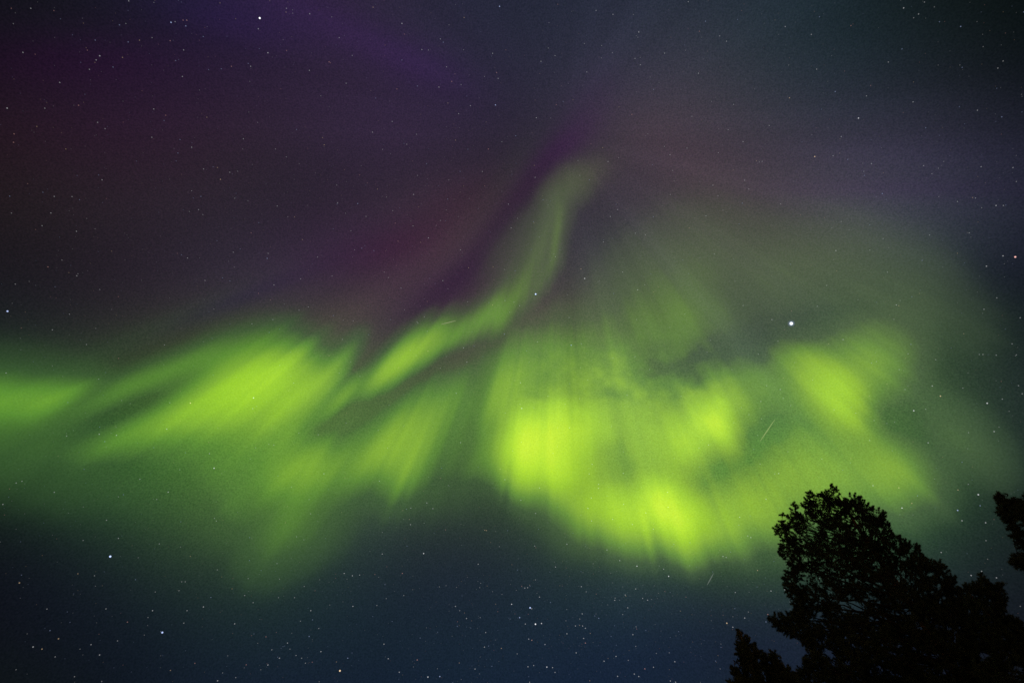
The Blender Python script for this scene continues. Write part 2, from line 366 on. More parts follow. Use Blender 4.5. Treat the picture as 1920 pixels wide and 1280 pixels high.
def build_aurora():
    st = 4.0; xs = np.arange(-420, 2341, st); ys = np.arange(150, 1351, st)
    X, Y = np.meshgrid(xs, ys); E, base = aurora_rgb(X, Y); D = sky_dir(X, Y); ny, nx = X.shape
    mat = aurora_material(); idx = np.arange(nx * ny).reshape(ny, nx)
    quads = np.stack([idx[:-1, :-1], idx[1:, :-1], idx[1:, 1:], idx[:-1, 1:]], -1).reshape(-1, 4)
    for n, (k, e) in enumerate(E.items()):
        lum = e.max(-1); soft = np.clip((lum - 0.003) / 0.02, 0, 1); soft = soft * soft * (3 - 2 * soft)
        e = (e * soft[..., None]).reshape(-1, 3); on = (lum > 0.003).ravel()
        q = quads[on[quads].any(1)]; used = np.unique(q); remap = np.full(nx * ny, -1); remap[used] = np.arange(len(used))
        V = D.reshape(-1, 3)[used] * (R_AURORA + 350.0 * n) + EYE
        me = mesh_np('aurora', V, remap[q], True)
        a = me.attributes.new('glow', 'FLOAT_COLOR', 'POINT')
        a.data.foreach_set('color', np.concatenate([e[used], np.ones((len(used), 1))], 1).astype(np.float32).ravel())
        tag(link('aurora', me, mat), AURORA_LABELS[k][0], 'aurora', 'bands of northern lights')
build_aurora()

# ------------------------------------------------------------------ stars
STAR_TABLE = """
@0 0 3 173,48,2;724,6,1;672,141,2b;962,127,4b;985,123,2;1051,115,1r;1045,147,3b;721,237,2b;957,230,2r;1033,282,1;561,315,3;541,338,1;689,324,2o;503,391,2;988,342,2b;1461,103,6;1507,298,3;1396,358,2b;1410,374,1;1612,285,2r;1740,397,1;1611,48,2;1742,79,1;1908,213,2;1026,431,1;336,465,1;129,296,1;40,609,3;442,593,2r;932,649,2r;549,689,2;865,614,1;854,773,2;76,801,2r;1145,951,2;1240,1009,3o;1130,1105,2b;1117,1179,2;305,1105,2;405,1106,2;286,1198,2;574,1012,1;1369,781,1;1851,349,1r;1078,829,1;1453,163,1
@640 0 3 890,37,4b;341,133,3;1433,60,2;1528,82,1;1367,246,2;1673,181,3;1652,330,2;592,377,2;341,338,2b;453,280,1;621,459,1r;549,491,1;882,442,1;867,591,4b;1097,663,3;1209,590,2r;726,595,1;660,640,1;286,684,2;423,756,2;175,744,1;642,789,2o;368,812,2;827,839,1r;1085,931,2o;1342,987,2;1470,831,2o;1500,909,1;1817,824,2;1849,871,1;1850,1094,2;1755,1219,2b;1513,1218,1;1554,1179,1;203,1064,2o;92,1145,3b;289,1185,2;139,1217,2;557,1240,2;406,1094,1;851,301,1;1123,346,1;27,469,2;1090,998,1;1819,300,1
@1280 0 3 1243,46,3;1360,13,2;1564,150,3b;1327,80,1;577,151,1;94,177,2r;208,203,2;724,195,1;1157,350,2;1773,384,2;858,516,3b;601,551,3o;1034,540,2;286,588,2;989,665,4;52,655,2;256,730,2;1795,658,2b;743,881,4o;846,877,2;1123,1089,3b;201,859,2;1355,932,2;1763,1156,3;1804,1156,1;551,1147,2;349,1014,1;892,1246,2;131,1214,1;170,1042,1;1062,921,1;892,769,1;754,390,1;89,413,1;1296,574,1;1658,621,1;1679,938,1;1858,943,1
@0 427 3 42,469,5b;430,20,1;1503,172,3b;1508,144,1;1786,165,2;1868,271,2;1691,287,2;1541,321,1;1682,463,2;1734,445,1;1055,170,1;432,270,1;486,656,2;925,658,2;1417,540,1;1535,516,1;1071,985,4o;1426,956,4;1422,1016,3;938,1131,3;558,1160,3;655,1166,3;375,1170,2;1178,1269,3;1681,1154,2;1908,817,2;1652,872,1;1790,1163,1;1540,1221,1;34,816,1;1153,296,1
@640 427 3 1093,373,6b;1293,660,4b;1667,349,3;1369,285,4;1348,231,3o;917,598,3b;687,675,3;706,755,3;646,930,3;1008,871,3;1015,1015,4;1005,992,1;850,434,3o;971,418,2;854,220,2o;919,235,2;711,416,2;571,297,3;483,414,2r;490,57,3;115,115,2b;241,249,2;265,280,2;67,523,2;7,627,2;487,693,3o;388,688,2;797,724,2;557,789,2;671,1207,3;260,1237,2;207,1138,2;922,1041,2;1162,946,2;1341,961,2;1607,941,3;1283,1124,3;1215,1230,2;1013,1205,2;1346,786,2;1386,855,2;1652,725,1;1710,40,2;1757,361,2o;1707,321,2;1474,80,1;1734,797,1;1736,1010,2;1911,946,2;1196,148,2;1582,249,1;54,17,2;1204,163,1;670,124,1;1350,652,1;1281,505,1;1104,641,1;1519,1117,2;947,475,2;1003,438,1;920,409,1;484,582,2;426,528,1;431,536,1;1654,31,1;955,1,1
@1280 427 3 611,538,9;502,516,3;536,637,2;178,148,2;862,128,3;294,301,2;1152,250,2;1202,434,3;757,441,1;811,324,1;902,628,3;1389,41,2;1612,29,2;1802,158,3;1871,164,5r;1709,216,3;1767,394,2;1853,652,2;1877,714,2;1404,889,3;1450,946,4o;1713,986,4;1300,1028,4;1576,901,2;1251,909,2;1149,879,2o;1090,752,2;1218,797,2;731,856,2;549,909,3;440,976,3;426,710,2;1268,708,2;435,1013,2o;566,958,2;472,888,1;330,1011,2;373,1050,2;288,1096,2;145,1221,3;608,999,2;852,1023,2;974,1042,2;1077,1083,2;1752,1145,3;1608,1151,2;1381,1208,3;1889,887,2;340,437,1;156,633,2;137,699,2;277,797,2;592,1258,2;1052,1195,1;400,1245,2;92,1238,1;1764,716,2;1669,712,2;1689,712,2;1695,458,1;1798,963,1;1910,933,1;1899,506,1
@0 854 3 620,566,6b;913,993,5b;858,870,3;109,714,3o;264,861,2;281,982,2b;329,1028,3o;186,1074,3;236,1086,3o;560,1119,3;661,1040,2;1096,1166,2r;1320,944,3;1617,1052,3;1631,1086,2;1739,1015,3b;1690,929,2;1496,1017,2r;1022,708,2;1042,708,2;1052,870,1;1034,940,1;1222,641,2;1396,690,2;1572,693,2;1567,797,2;1657,797,2;1711,734,2;1558,606,2;946,204,3;1204,70,4;1822,101,3;1668,455,2;1747,326,2;1709,472,2;1217,367,2;1206,352,2;896,495,2;599,362,2;787,132,1;91,153,2;16,273,1;666,464,1;596,860,2;512,1061,1;419,1241,2;1326,1246,2;1224,1264,2;1529,1090,1;1805,1100,2;1572,1137,2;1507,1175,2;1912,1208,5o;1144,849,2;1376,785,1;1424,825,1;1748,870,2;1793,970,1;1718,1165,1;1697,1137,1;1665,1122,1
@640 854 3 463,549,4;230,552,2;103,670,3;62,674,2;16,661,2;343,661,2r;65,846,2;200,841,1;351,785,1;642,846,2;666,870,1;704,914,2;770,609,2;816,420,2o;807,418,2o;391,294,3;389,387,2;214,142,3;920,134,3;893,75,3o;1010,249,3;1093,324,2;1088,507,3;958,834,4;1062,854,5b;1071,859,3;1003,909,4b;1092,946,5;1126,942,4;1035,945,2;1448,913,3b;1611,854,2;812,993,3;1072,1036,3r;1054,1030,2;1146,1060,3;1373,1052,2r;1363,1026,2;1317,956,2;1357,956,2;1373,969,2;1269,1000,2;900,1082,3o;805,1075,2;752,1198,3;487,1243,4;554,1240,4b;551,1246,2;264,1140,2;427,1147,2r;326,1216,2;36,1137,2b;240,1058,2;1082,1178,3;1050,1185,2;1156,1187,4;1188,1190,2;1202,1217,3;1756,1188,3;1707,1197,2r;1876,1157,2;1663,620,4;1841,677,4;1813,637,3;1566,589,3;1695,801,3;1723,811,2;1656,748,2;1597,782,2;1350,735,2;1377,764,1;1115,794,2;1032,743,2;1048,741,2;1092,697,1;1205,625,2;1269,497,2;1494,529,2;1406,237,3;1713,321,3;1588,272,3;1590,278,2;1526,357,2;1408,366,3;1387,295,2;1755,412,3;1637,386,2;1394,102,3;1586,99,3;1447,161,2;1446,183,2;1411,48,2;1115,181,2;1835,205,2;1648,1226,2;1673,1240,2;1554,1239,2;1545,1127,2;1478,1154,2;1321,1107,2;1059,1272,3;1614,1149,1;1640,1005,2;1658,961,1;1355,888,2;481,265,2;515,297,2;1341,917,1;1583,892,1;1538,812,2;1540,799,1;989,1113,1;1880,1272,2;1851,1265,2
@1340 880 3.2 384,23,2;361,25,1;950,96,2;1105,109,2o;1460,122,3o;1582,150,4;1593,216,3b;1458,244,4b;1484,306,3;1124,230,4;1183,202,3o;1626,318,2;1359,496,3;1271,537,3r;1602,609,3;1539,634,2;1691,648,3;199,397,3;217,407,2;69,526,3;50,520,2;257,604,3o;124,736,3;73,920,4o;308,912,3b;319,868,3r;109,944,2;180,889,2;338,727,2;150,285,2;308,177,2;420,720,2
"""
BRIGHT_LABELS = [   # chart position -> label
 (1484, 606, 'brightest star, large blue-white, alone above the fan-shaped aurora patch on the right'),
 (1004, 551, 'bright blue star beside the lower right edge of the wavy aurora ribbon'),
 (1071, 647, 'blue-white star in the dark gap between the wavy ribbon and the pale aurora veil'),
 (487, 34, 'bright white star in the purple glow near the top left'),
 (321, 42, 'blue-white star in the small tight cluster at the top left'),
 (14, 583, 'bright blue star at the far left edge, high above the aurora'),
 (207, 1043, 'bright blue star low on the left, in dark sky below the aurora'),
 (304, 1185, 'blue star near the bottom left, in the darkest blue sky'),
 (637, 1257, 'orange-white star at the very bottom of the sky, left of centre'),
 (929, 197, 'blue star high in the middle, left of the purple streak'),
 (937, 12, 'pale blue star at the top edge near the centre'),
 (1528, 294, 'orange star at the upper right in the grey-purple sky'),
 (1610, 222, 'white star at the upper right, up and right of the orange star'),
 (1904, 482, 'reddish star at the right edge above the green glow'),
 (1763, 742, 'yellowish star right of the fan-shaped aurora patch'),
 (357, 755, 'orange star inside the bright green oval of aurora on the left'),
 (475, 746, 'white star shining through the brightest part of the left green oval'),
 (978, 765, 'white star just above the left end of the brightest aurora curtain'),
 (1096, 522, 'pale double-looking star right of the narrow aurora ribbon'),
 (1851, 756, 'white star at far right, level with the fan-shaped aurora patch'),
 (1713, 770, 'white star just under the right side of the fan-shaped aurora patch'),
 (401, 877, 'white star just below the bright green oval on the left'),
 (1364, 1167, 'yellow star just above the tip of the smallest pine'),
 (1437, 1151, 'small red star at the left tip of the large pine branch'),
]
STAR_COL = {'': (0.95, 0.97, 1.0), 'b': (0.50, 0.62, 1.0), 'o': (1.0, 0.72, 0.42), 'r': (1.0, 0.52, 0.46)}
STAR_WORD = {'': 'small white star', 'b': 'small blue-white star', 'o': 'small orange star', 'r': 'small reddish star'}
#        size class -> (radius in px of a 1024 px frame, strength)
STAR_MAG = {1: (.40, .10), 2: (.44, .15), 3: (.48, .25), 4: (.56, .50), 5: (.70, 1.04), 6: (.84, 1.5), 9: (3.6, 3.2)}
def star_material(name, col, strength):
    """a point of light: bright core, bluish glow falling off to nothing at the limb"""
    m, nt, out = new_mat(name); big = strength > 1.0
    lw = N(nt, 'ShaderNodeLayerWeight'); lw.inputs['Blend'].default_value = 0.5
    c = math_(nt, 'SUBTRACT', 1.0, lw.outputs['Facing'])
    def em(col, s, p):
        e = N(nt, 'ShaderNodeEmission'); e.inputs[0].default_value = (*col, 1)
        nt.links.new(math_(nt, 'MULTIPLY', math_(nt, 'POWER', c, p), s), e.inputs[1]); return e.outputs[0]
    sh = em(col, strength * .6, 26.0 if strength > 3 else 1.2)
    tr = N(nt, 'ShaderNodeBsdfTransparent')
    for x in [tr.outputs[0]] + ([em((.35, .45, 1.0), .10, 3.0)] if strength > 3 else []):
        ad = N(nt, 'ShaderNodeAddShader'); nt.links.new(sh, ad.inputs[0]); nt.links.new(x, ad.inputs[1]); sh = ad.outputs[0]
    nt.links.new(sh, out.inputs[0])
    return m
def parse_stars():
    out = []
    for line in STAR_TABLE.strip().splitlines():
        head, body = line.split(None, 3)[:3], line.split(None, 3)[3]
        ox, oy, sc = float(head[0][1:]), float(head[1]), float(head[2])
        for it in body.split(';'):
            a, b, c = it.split(','); k = c[-1] if c[-1] in 'bor' else ''
            x, y, s = ox + float(a) / sc, oy + float(b) / sc, int(c.rstrip('bor'))
            if all((x - p[0]) ** 2 + (y - p[1]) ** 2 > 9 for p in out): out.append((x, y, s, k))
    return sorted(out, key=lambda p: -p[2])
def star_dist(x, y): return math.sqrt(1 + ((x - 960) ** 2 + (y - 640) ** 2) / F_PX ** 2)
def build_stars():
    import bmesh
    stars = parse_stars(); ms = {}; named = 0
    rr = random.Random(4)
    for x, y, s, k in stars[:300]:
        key = (s, k)
        if key not in ms:
            r = STAR_MAG[s][0] / 569.0 * R_STARS; bm = bmesh.new()
            bmesh.ops.create_icosphere(bm, subdivisions=3 if s > 4 else 2, radius=r)
            for f in bm.faces: f.smooth = True
            me = bpy.data.meshes.new('star'); bm.to_mesh(me); bm.free()
            me.materials.append(star_material('starlight', STAR_COL[k], STAR_MAG[s][1])); ms[key] = me
        o = link('star', ms[key], loc=tuple(sky_dir(x, y) * R_STARS + EYE))
        o.scale = (rr.uniform(.92, 1.08),) * 3
        lab = None
        for bx, by, l in BRIGHT_LABELS:
            if math.hypot(bx - x, by - y) < 3.5: lab = l
        if lab: tag(o, lab, 'star'); named += 1
        else: tag(o, STAR_WORD[k] + ', one of hundreds scattered over the night sky', 'star', 'small stars: ' + STAR_WORD[k].split(' ', 1)[1])
    # the countless faint stars: one object
    rs = np.random.RandomState(12); P = []; base = [(1, 1, 1), (-1, -1, 1), (-1, 1, -1), (1, -1, -1)]
    for x, y, s, k in stars[300:]: P.append((x, y, STAR_MAG[s][0] * 1.1, STAR_MAG[s][1], k))
    n = 0
    while n < 6000:
        x, y = rs.uniform(-500, 2400), rs.uniform(-500, 1330)
        dens = 0.22 + 0.78 * math.exp(-((x - 1080) / 420) ** 2 - ((y - 1130) / 170) ** 2) + 0.3 * math.exp(-((x - 800) / 340) ** 2 - ((y - 430) / 150) ** 2)
        if rs.rand() > dens: continue
        mag = rs.power(0.55); k = ['', '', '', 'b', 'b', 'o', 'r'][rs.randint(7)]
        P.append((x, y, 0.30 + 0.10 * mag, 0.02 + 0.09 * mag ** 3, k)); n += 1
    V, Fc, col = [], [], []
    for x, y, r, L, k in P:
        c = sky_dir(x, y) * R_STARS + EYE; q = r / 569.0 * R_STARS; b0 = len(V)
        for a in ((1, 0, 0), (-1, 0, 0), (0, 1, 0), (0, -1, 0), (0, 0, 1), (0, 0, -1)):
            V.append(c + np.array(a) * q * 1.2); col.append((*(np.array(STAR_COL[k]) * L * 0.85), 1))
        for f in ((0, 2, 4), (2, 1, 4), (1, 3, 4), (3, 0, 4), (2, 0, 5), (1, 2, 5), (3, 1, 5), (0, 3, 5)): Fc.append([b0 + i for i in f])
    me = mesh_np('faint_stars', V, Fc)
    a = me.attributes.new('glow', 'FLOAT_COLOR', 'POINT'); a.data.foreach_set('color', np.array(col, np.float32).ravel())
    m, nt, out = new_mat('faint_starlight'); at = N(nt, 'ShaderNodeAttribute', attribute_name='glow')
    em = N(nt, 'ShaderNodeEmission'); nt.links.new(at.outputs['Color'], em.inputs[0])
    tr = N(nt, 'ShaderNodeBsdfTransparent'); ad = N(nt, 'ShaderNodeAddShader')
    nt.links.new(em.outputs[0], ad.inputs[0]); nt.links.new(tr.outputs[0], ad.inputs[1]); nt.links.new(ad.outputs[0], out.inputs[0])
    tag(link('faint_stars', me, m), 'countless faint stars sprinkled over the whole night sky, densest below the aurora', 'faint stars', kind='stuff')
build_stars()
def meteor(x0, y0, x1, y1, r, col, label):
    a = sky_dir(x0, y0) * R_METEOR + EYE; b = sky_dir(x1, y1) * R_METEOR + EYE; ax = b - a; L = np.linalg.norm(ax); ax /= L
    u = np.cross(ax, [0, 0, 1.0]); u /= np.linalg.norm(u); v = np.cross(ax, u); V = []; Fc = []; n = 14
    for i in range(n + 1):
        t = i / n; rad = r / 569.0 * R_METEOR * math.sin(math.pi * (0.04 + 0.92 * t)) ** 0.6
        for j in range(6):
            th = j * math.pi / 3; V.append(a + ax * L * t + rad * (math.cos(th) * u + math.sin(th) * v))
    for i in range(n):
        for j in range(6): Fc.append((i * 6 + j, i * 6 + (j + 1) % 6, (i + 1) * 6 + (j + 1) % 6, (i + 1) * 6 + j))
    c = (V[0] + V[-1]) / 2
    m, nt, out = new_mat('meteor_glow'); em = N(nt, 'ShaderNodeEmission'); em.inputs[0].default_value = (*col, 1); em.inputs[1].default_value = 1
    nt.links.new(em.outputs[0], out.inputs[0])
    o = link('meteor', mesh_np('meteor', np.array(V) - c, Fc), m, loc=tuple(c)); tag(o, label, 'meteor', 'meteor streaks')
meteor(1425, 827, 1453, 786, .40, (.27, .38, .13), 'longest meteor streak, slanting between the small aurora knot and the fan-shaped patch')
meteor(1326, 1096, 1338, 1074, .40, (.12, .15, .13), 'faint short meteor streak in dark sky below the brightest aurora curtain')
meteor(827, 608, 855, 601, .40, (.26, .30, .15), 'short almost level meteor streak just above the wavy aurora ribbon')

# ------------------------------------------------------------------ ground
def ground():
    n = 60; R = 9000.0; V = [(0, 0, 0)]; Fc = []
    rad = [2.5 * 1.165 ** i for i in range(54)]; k = 64
    for r in rad:
        for j in range(k):
            a = 2 * math.pi * j / k; x, y = r * math.cos(a), r * math.sin(a)
            z = 0.16 * math.sin(x * .31 + 1) * math.cos(y * .27) * min(1, r / 8) + (0.02 * r ** 0.9) * math.sin(a * 3 + 1) * (r > 60)
            V.append((x, y, z))
    me = bpy.data.meshes.new('ground')
    faces = [(0, 1 + j, 1 + (j + 1) % k) for j in range(k)]
    for i in range(len(rad) - 1):
        for j in range(k): faces.append((1 + i * k + j, 1 + (i + 1) * k + j, 1 + (i + 1) * k + (j + 1) % k, 1 + i * k + (j + 1) % k))
    me.from_pydata(V, [], faces); me.update()
    m = bpy.data.materials.new('heath_ground'); m.use_nodes = True; nt = m.node_tree; b = nt.nodes['Principled BSDF']
    tc = N(nt, 'ShaderNodeTexCoord'); no = N(nt, 'ShaderNodeTexNoise'); no.inputs['Scale'].default_value = 0.8; no.inputs['Detail'].default_value = 9
    nt.links.new(tc.outputs['Object'], no.inputs['Vector']); cr = N(nt, 'ShaderNodeValToRGB'); nt.links.new(no.outputs['Fac'], cr.inputs[0])
    cr.color_ramp.elements[0].color = (.025, .022, .014, 1); cr.color_ramp.elements[1].color = (.06, .065, .03, 1)
    nt.links.new(cr.outputs[0], b.inputs['Base Color']); b.inputs['Roughness'].default_value = 1.0
    bp = N(nt, 'ShaderNodeBump'); bp.inputs['Strength'].default_value = .6; nt.links.new(no.outputs['Fac'], bp.inputs['Height']); nt.links.new(bp.outputs[0], b.inputs['Normal'])
    for p in me.polygons: p.use_smooth = True
    tag(link('ground', me, m), kind='structure')
ground()

# ------------------------------------------------------------------ pines
def bark_material(name, lo, hi):
    m = bpy.data.materials.new(name); m.use_nodes = True; nt = m.node_tree; b = nt.nodes['Principled BSDF']
    tc = N(nt, 'ShaderNodeTexCoord'); mp = N(nt, 'ShaderNodeMapping'); mp.inputs['Scale'].default_value = (9, 9, 2.2)
    no = N(nt, 'ShaderNodeTexNoise'); no.inputs['Scale'].default_value = 1.6; no.inputs['Detail'].default_value = 8; no.inputs['Roughness'].default_value = .7
    nt.links.new(tc.outputs['Object'], mp.inputs[0]); nt.links.new(mp.outputs[0], no.inputs['Vector'])
    cr = N(nt, 'ShaderNodeValToRGB'); cr.color_ramp.elements[0].position = .42; cr.color_ramp.elements[1].position = .62
    cr.color_ramp.elements[0].color = (*lo, 1); cr.color_ramp.elements[1].color = (*hi, 1)
    nt.links.new(no.outputs['Fac'], cr.inputs[0]); nt.links.new(cr.outputs[0], b.inputs['Base Color']); b.inputs['Roughness'].default_value = .95
    bp = N(nt, 'ShaderNodeBump'); bp.inputs['Strength'].default_value = .8; bp.inputs['Distance'].default_value = .03
    nt.links.new(no.outputs['Fac'], bp.inputs['Height']); nt.links.new(bp.outputs[0], b.inputs['Normal'])
    return m
def needle_material(name, lo, hi):
    m = bpy.data.materials.new(name); m.use_nodes = True; nt = m.node_tree; b = nt.nodes['Principled BSDF']
    tc = N(nt, 'ShaderNodeTexCoord'); no = N(nt, 'ShaderNodeTexNoise'); no.inputs['Scale'].default_value = 1.3; no.inputs['Detail'].default_value = 6
    nt.links.new(tc.outputs['Object'], no.inputs['Vector']); cr = N(nt, 'ShaderNodeValToRGB')
    cr.color_ramp.elements[0].position = .35; cr.color_ramp.elements[1].position = .68
    cr.color_ramp.elements[0].color = (*lo, 1); cr.color_ramp.elements[1].color = (*hi, 1)
    nt.links.new(no.outputs['Fac'], cr.inputs[0]); nt.links.new(cr.outputs[0], b.inputs['Base Color']); b.inputs['Roughness'].default_value = .75
    return m
BARK = bark_material('pine_bark', (.06, .036, .02), (.42, .20, .09))
TWIG = bark_material('pine_twig', (.035, .026, .018), (.09, .06, .038))
NEEDLE = needle_material('pine_needles', (.040, .050, .022), (.075, .085, .036))
NEEDLE_WARM = needle_material('lamplit_pine_needles', (.050, .055, .022), (.105, .100, .040))  # lamplight on the small pines painted in as a lighter, warmer needle colour

def tubes(paths, sides=5):
    """paths: list of (points (n,3), radii (n,)) -> one vertex/face set"""
    V, Fc, off = [], [], 0
    for P, Rd in paths:
        P = np.asarray(P, float); n = len(P); T = np.gradient(P, axis=0); T /= np.linalg.norm(T, axis=1, keepdims=True) + 1e-9
        ref = np.array([0.31, 0.95, 0.07]); U = np.cross(T, ref); U /= np.linalg.norm(U, axis=1, keepdims=True) + 1e-9; W = np.cross(T, U)
        a = np.arange(sides) * 2 * math.pi / sides
        ring = P[:, None] + np.asarray(Rd)[:, None, None] * (np.cos(a)[None, :, None] * U[:, None] + np.sin(a)[None, :, None] * W[:, None])
        V.append(ring.reshape(-1, 3)); i = np.arange(n - 1)[:, None] * sides; j = np.arange(sides)[None]
        Fc.append(np.stack([i + j, i + (j + 1) % sides, i + sides + (j + 1) % sides, i + sides + j], -1).reshape(-1, 4) + off)
        off += n * sides
    return np.concatenate(V), np.concatenate(Fc)
def shoots(tips, dirs, rs, length, brush, per=54, width=0.013):
    """bottle-brush pine shoots: needles all round a short twig"""
    n = len(tips); dirs = dirs / np.linalg.norm(dirs, axis=1, keepdims=True)
    U = np.cross(dirs, rs.randn(n, 3)); U /= np.linalg.norm(U, axis=1, keepdims=True); W = np.cross(dirs, U)
    Ls = length * rs.uniform(.65, 1.25, n); t = rs.uniform(0, 1, (n, per)) ** .8; a = rs.uniform(0, 2 * math.pi, (n, per))
    base = tips[:, None] - dirs[:, None] * (Ls[:, None] * (1 - t))[..., None]
    rad = np.cos(a)[..., None] * U[:, None] + np.sin(a)[..., None] * W[:, None]
    nl = brush * rs.uniform(.75, 1.1, (n, per)) * (1 - .3 * t)
    nd = rad * .85 + dirs[:, None] * (.45 + .7 * t[..., None] ** 3); nd /= np.linalg.norm(nd, axis=-1, keepdims=True)
    tip = base + nd * nl[..., None]
    side = np.cross(nd, rs.randn(n, per, 3)); side /= np.linalg.norm(side, axis=-1, keepdims=True)
    V = np.stack([base + side * width / 2, base - side * width / 2, tip], 2).reshape(-1, 3)
    return V, np.arange(len(V)).reshape(-1, 3)
def inside(poly, x, y):
    c = np.zeros(len(x), bool); dmin = np.full(len(x), 1e9)
    for (x0, y0), (x1, y1) in zip(poly, poly[1:] + poly[:1]):
        cond = ((y0 > y) != (y1 > y)) & (x < (x1 - x0) * (y - y0) / (y1 - y0 + 1e-12) + x0); c ^= cond
        dx, dy = x1 - x0, y1 - y0; t = np.clip(((x - x0) * dx + (y - y0) * dy) / (dx * dx + dy * dy + 1e-9), 0, 1)
        dmin = np.minimum(dmin, np.hypot(x - x0 - t * dx, y - y0 - t * dy))
    return c, dmin
def spot(x, y, D):
    """point at horizontal distance D from the eye in sky direction (x, y)"""
    d = sky_dir(x, y); return EYE + d * (np.asarray(D) / np.hypot(d[..., 0], d[..., 1]))[..., None]
def curve(a, b, sag, n=7):
    t = np.linspace(0, 1, n)[:, None]; m = (a + b) / 2 + sag; return (1 - t) ** 2 * a + 2 * t * (1 - t) * m + t * t * b

def pine(name, label, base, top, D, poly, holes, seed, n_tips, length, brush, thick, r_base, n_anchor=70, up=.7, needle=NEEDLE, extra_low=None, per=60, open_=0.0, width=.015, finger=7.0, bare=None):
    """A pine whose crown fills the volume behind an outline given in sky coordinates at distance D."""
    rs = np.random.RandomState(seed)
    base = np.array(base, float); top = np.array(top, float); root = link(name, None, loc=tuple(base)); tag(root, label, 'pine tree', 'pines in the lower right corner')
    H = top[2] - base[2]
    n = 26; t = np.linspace(0, 1, n); wob = np.stack([np.sin(t * 7 + seed) * .10, np.cos(t * 6 + seed * 2) * .10, 0 * t], 1) * (t * (1 - t) * 4)[:, None]
    trunk = base + (top - base) * t[:, None] + wob; r = r_base * (1 - t) ** .75 + .018; r[0] *= 1.35
    V, Fc = tubes([(trunk, r)], 12)
    link('trunk', mesh_np('trunk', V - base, Fc, True), BARK, root)
    def trunk_at(z):
        k = np.clip((z - base[2]) / H, 0, 1) * (n - 1); i = np.minimum(k.astype(int), n - 2); f = (k - i)[:, None]
        return trunk[i] * (1 - f) + trunk[i + 1] * f, r[i]
    # tips of the shoots, through the whole depth of the crown
    xs = np.array([p[0] for p in poly]); ys = np.array([p[1] for p in poly]); px, py, dm = [], [], []
    while len(px) < n_tips:
        x = rs.uniform(xs.min(), xs.max(), 4000); y = rs.uniform(ys.min(), ys.max(), 4000); c, d = inside(poly, x, y)
        keep = c & (rs.rand(4000) < np.where(d < 9, .38, np.where(d < 18, 1.0, .62)))
        keep &= rs.rand(4000) > open_ * (fbm(x / 8.0 + seed, y / 8.0) < .44)
        for hx, hy, hr, hs in holes: keep &= ~((np.hypot(x - hx, (y - hy) * 1.2) < hr * (.75 + .5 * fbm(x / 9, y / 9))) & (rs.rand(4000) < hs))
        px += list(x[keep]); py += list(y[keep]); dm += list(d[keep])
    px, py, dm = np.array(px[:n_tips]), np.array(py[:n_tips]), np.array(dm[:n_tips])
    # single fingers standing out along the outline
    fx, fy, fo = [], [], []; area = sum(a[0] * b[1] - b[0] * a[1] for a, b in zip(poly, poly[1:] + poly[:1])); sg = 1 if area > 0 else -1
    for (x0, y0), (x1, y1) in zip(poly, poly[1:] + poly[:1]):
        if min(y0, y1) > 1290: continue
        L = math.hypot(x1 - x0, y1 - y0); nx, ny = sg * (y1 - y0) / L, -sg * (x1 - x0) / L
        for k in range(max(1, int(round(L / finger * rs.uniform(.8, 1.3))))):
            t = rs.rand(); o = rs.uniform(-.35, .45) * finger; g = rs.uniform(-.5, .5)
            for rep in range(2):
                fx.append(x0 + (x1 - x0) * t + nx * o + rs.uniform(-1, 1)); fy.append(y0 + (y1 - y0) * t + ny * o + rs.uniform(-1, 1)); fo.append((nx + g * -ny, ny + g * nx))
    nf = len(fx); px = np.concatenate([px, fx]); py = np.concatenate([py, fy]); dm = np.concatenate([dm, np.zeros(nf)])
    n_tips = len(px); fo = np.array(fo)
    m_per_px = D / F_PX * 1.25
    half = np.minimum(thick, .25 + dm * m_per_px * 1.1)
    off = half * rs.uniform(-1, 1, n_tips)
    if bare:                           # the lit side of the trunk stays clear of foliage here
        x0, y0, x1, y1, w = bare; t = np.clip(((px - x0) * (x1 - x0) + (py - y0) * (y1 - y0)) / ((x1 - x0) ** 2 + (y1 - y0) ** 2), 0, 1)
        near = np.hypot(px - x0 - t * (x1 - x0), py - y0 - t * (y1 - y0)) < w; off = np.where(near & (rs.rand(n_tips) < .92), np.abs(off) + .3, off)
    P = spot(px, py, D + off)
    e = P[-nf:]; fdir = spot(px[-nf:] + 8 * fo[:, 0], py[-nf:] + 8 * fo[:, 1], np.hypot(e[:, 0], e[:, 1])) - e; i_f = (n_tips - nf, n_tips)
    if extra_low is not None:          # the part of the crown below the frame
        z0, z1, rad, cnt = extra_low
        z = rs.uniform(z0, z1, cnt); c, _ = trunk_at(z); a = rs.uniform(0, 2 * math.pi, cnt); q = rad * np.sqrt(rs.uniform(.15, 1, cnt))
        P = np.concatenate([P, c + np.stack([np.cos(a) * q, np.sin(a) * q, rs.uniform(-.2, .3, cnt)], 1)])
    # limbs: anchors among the tips, each joined to the trunk lower down
    A = P[rs.choice(len(P), n_anchor + (30 if extra_low is not None else 0), replace=False)]
    for _ in range(3):
        own = np.argmin(((P[:, None] - A[None]) ** 2).sum(-1), 1)
        A = np.array([P[own == i].mean(0) if (own == i).any() else A[i] for i in range(len(A))])
    c, _ = trunk_at(A[:, 2]); hor = np.linalg.norm((A - c)[:, :2], axis=1)
    J, rj = trunk_at(np.maximum(A[:, 2] - hor * rs.uniform(.35, .8, len(A)) - .15, base[2] + 1.0))
    paths = []; L = np.linalg.norm(A - J, axis=1)
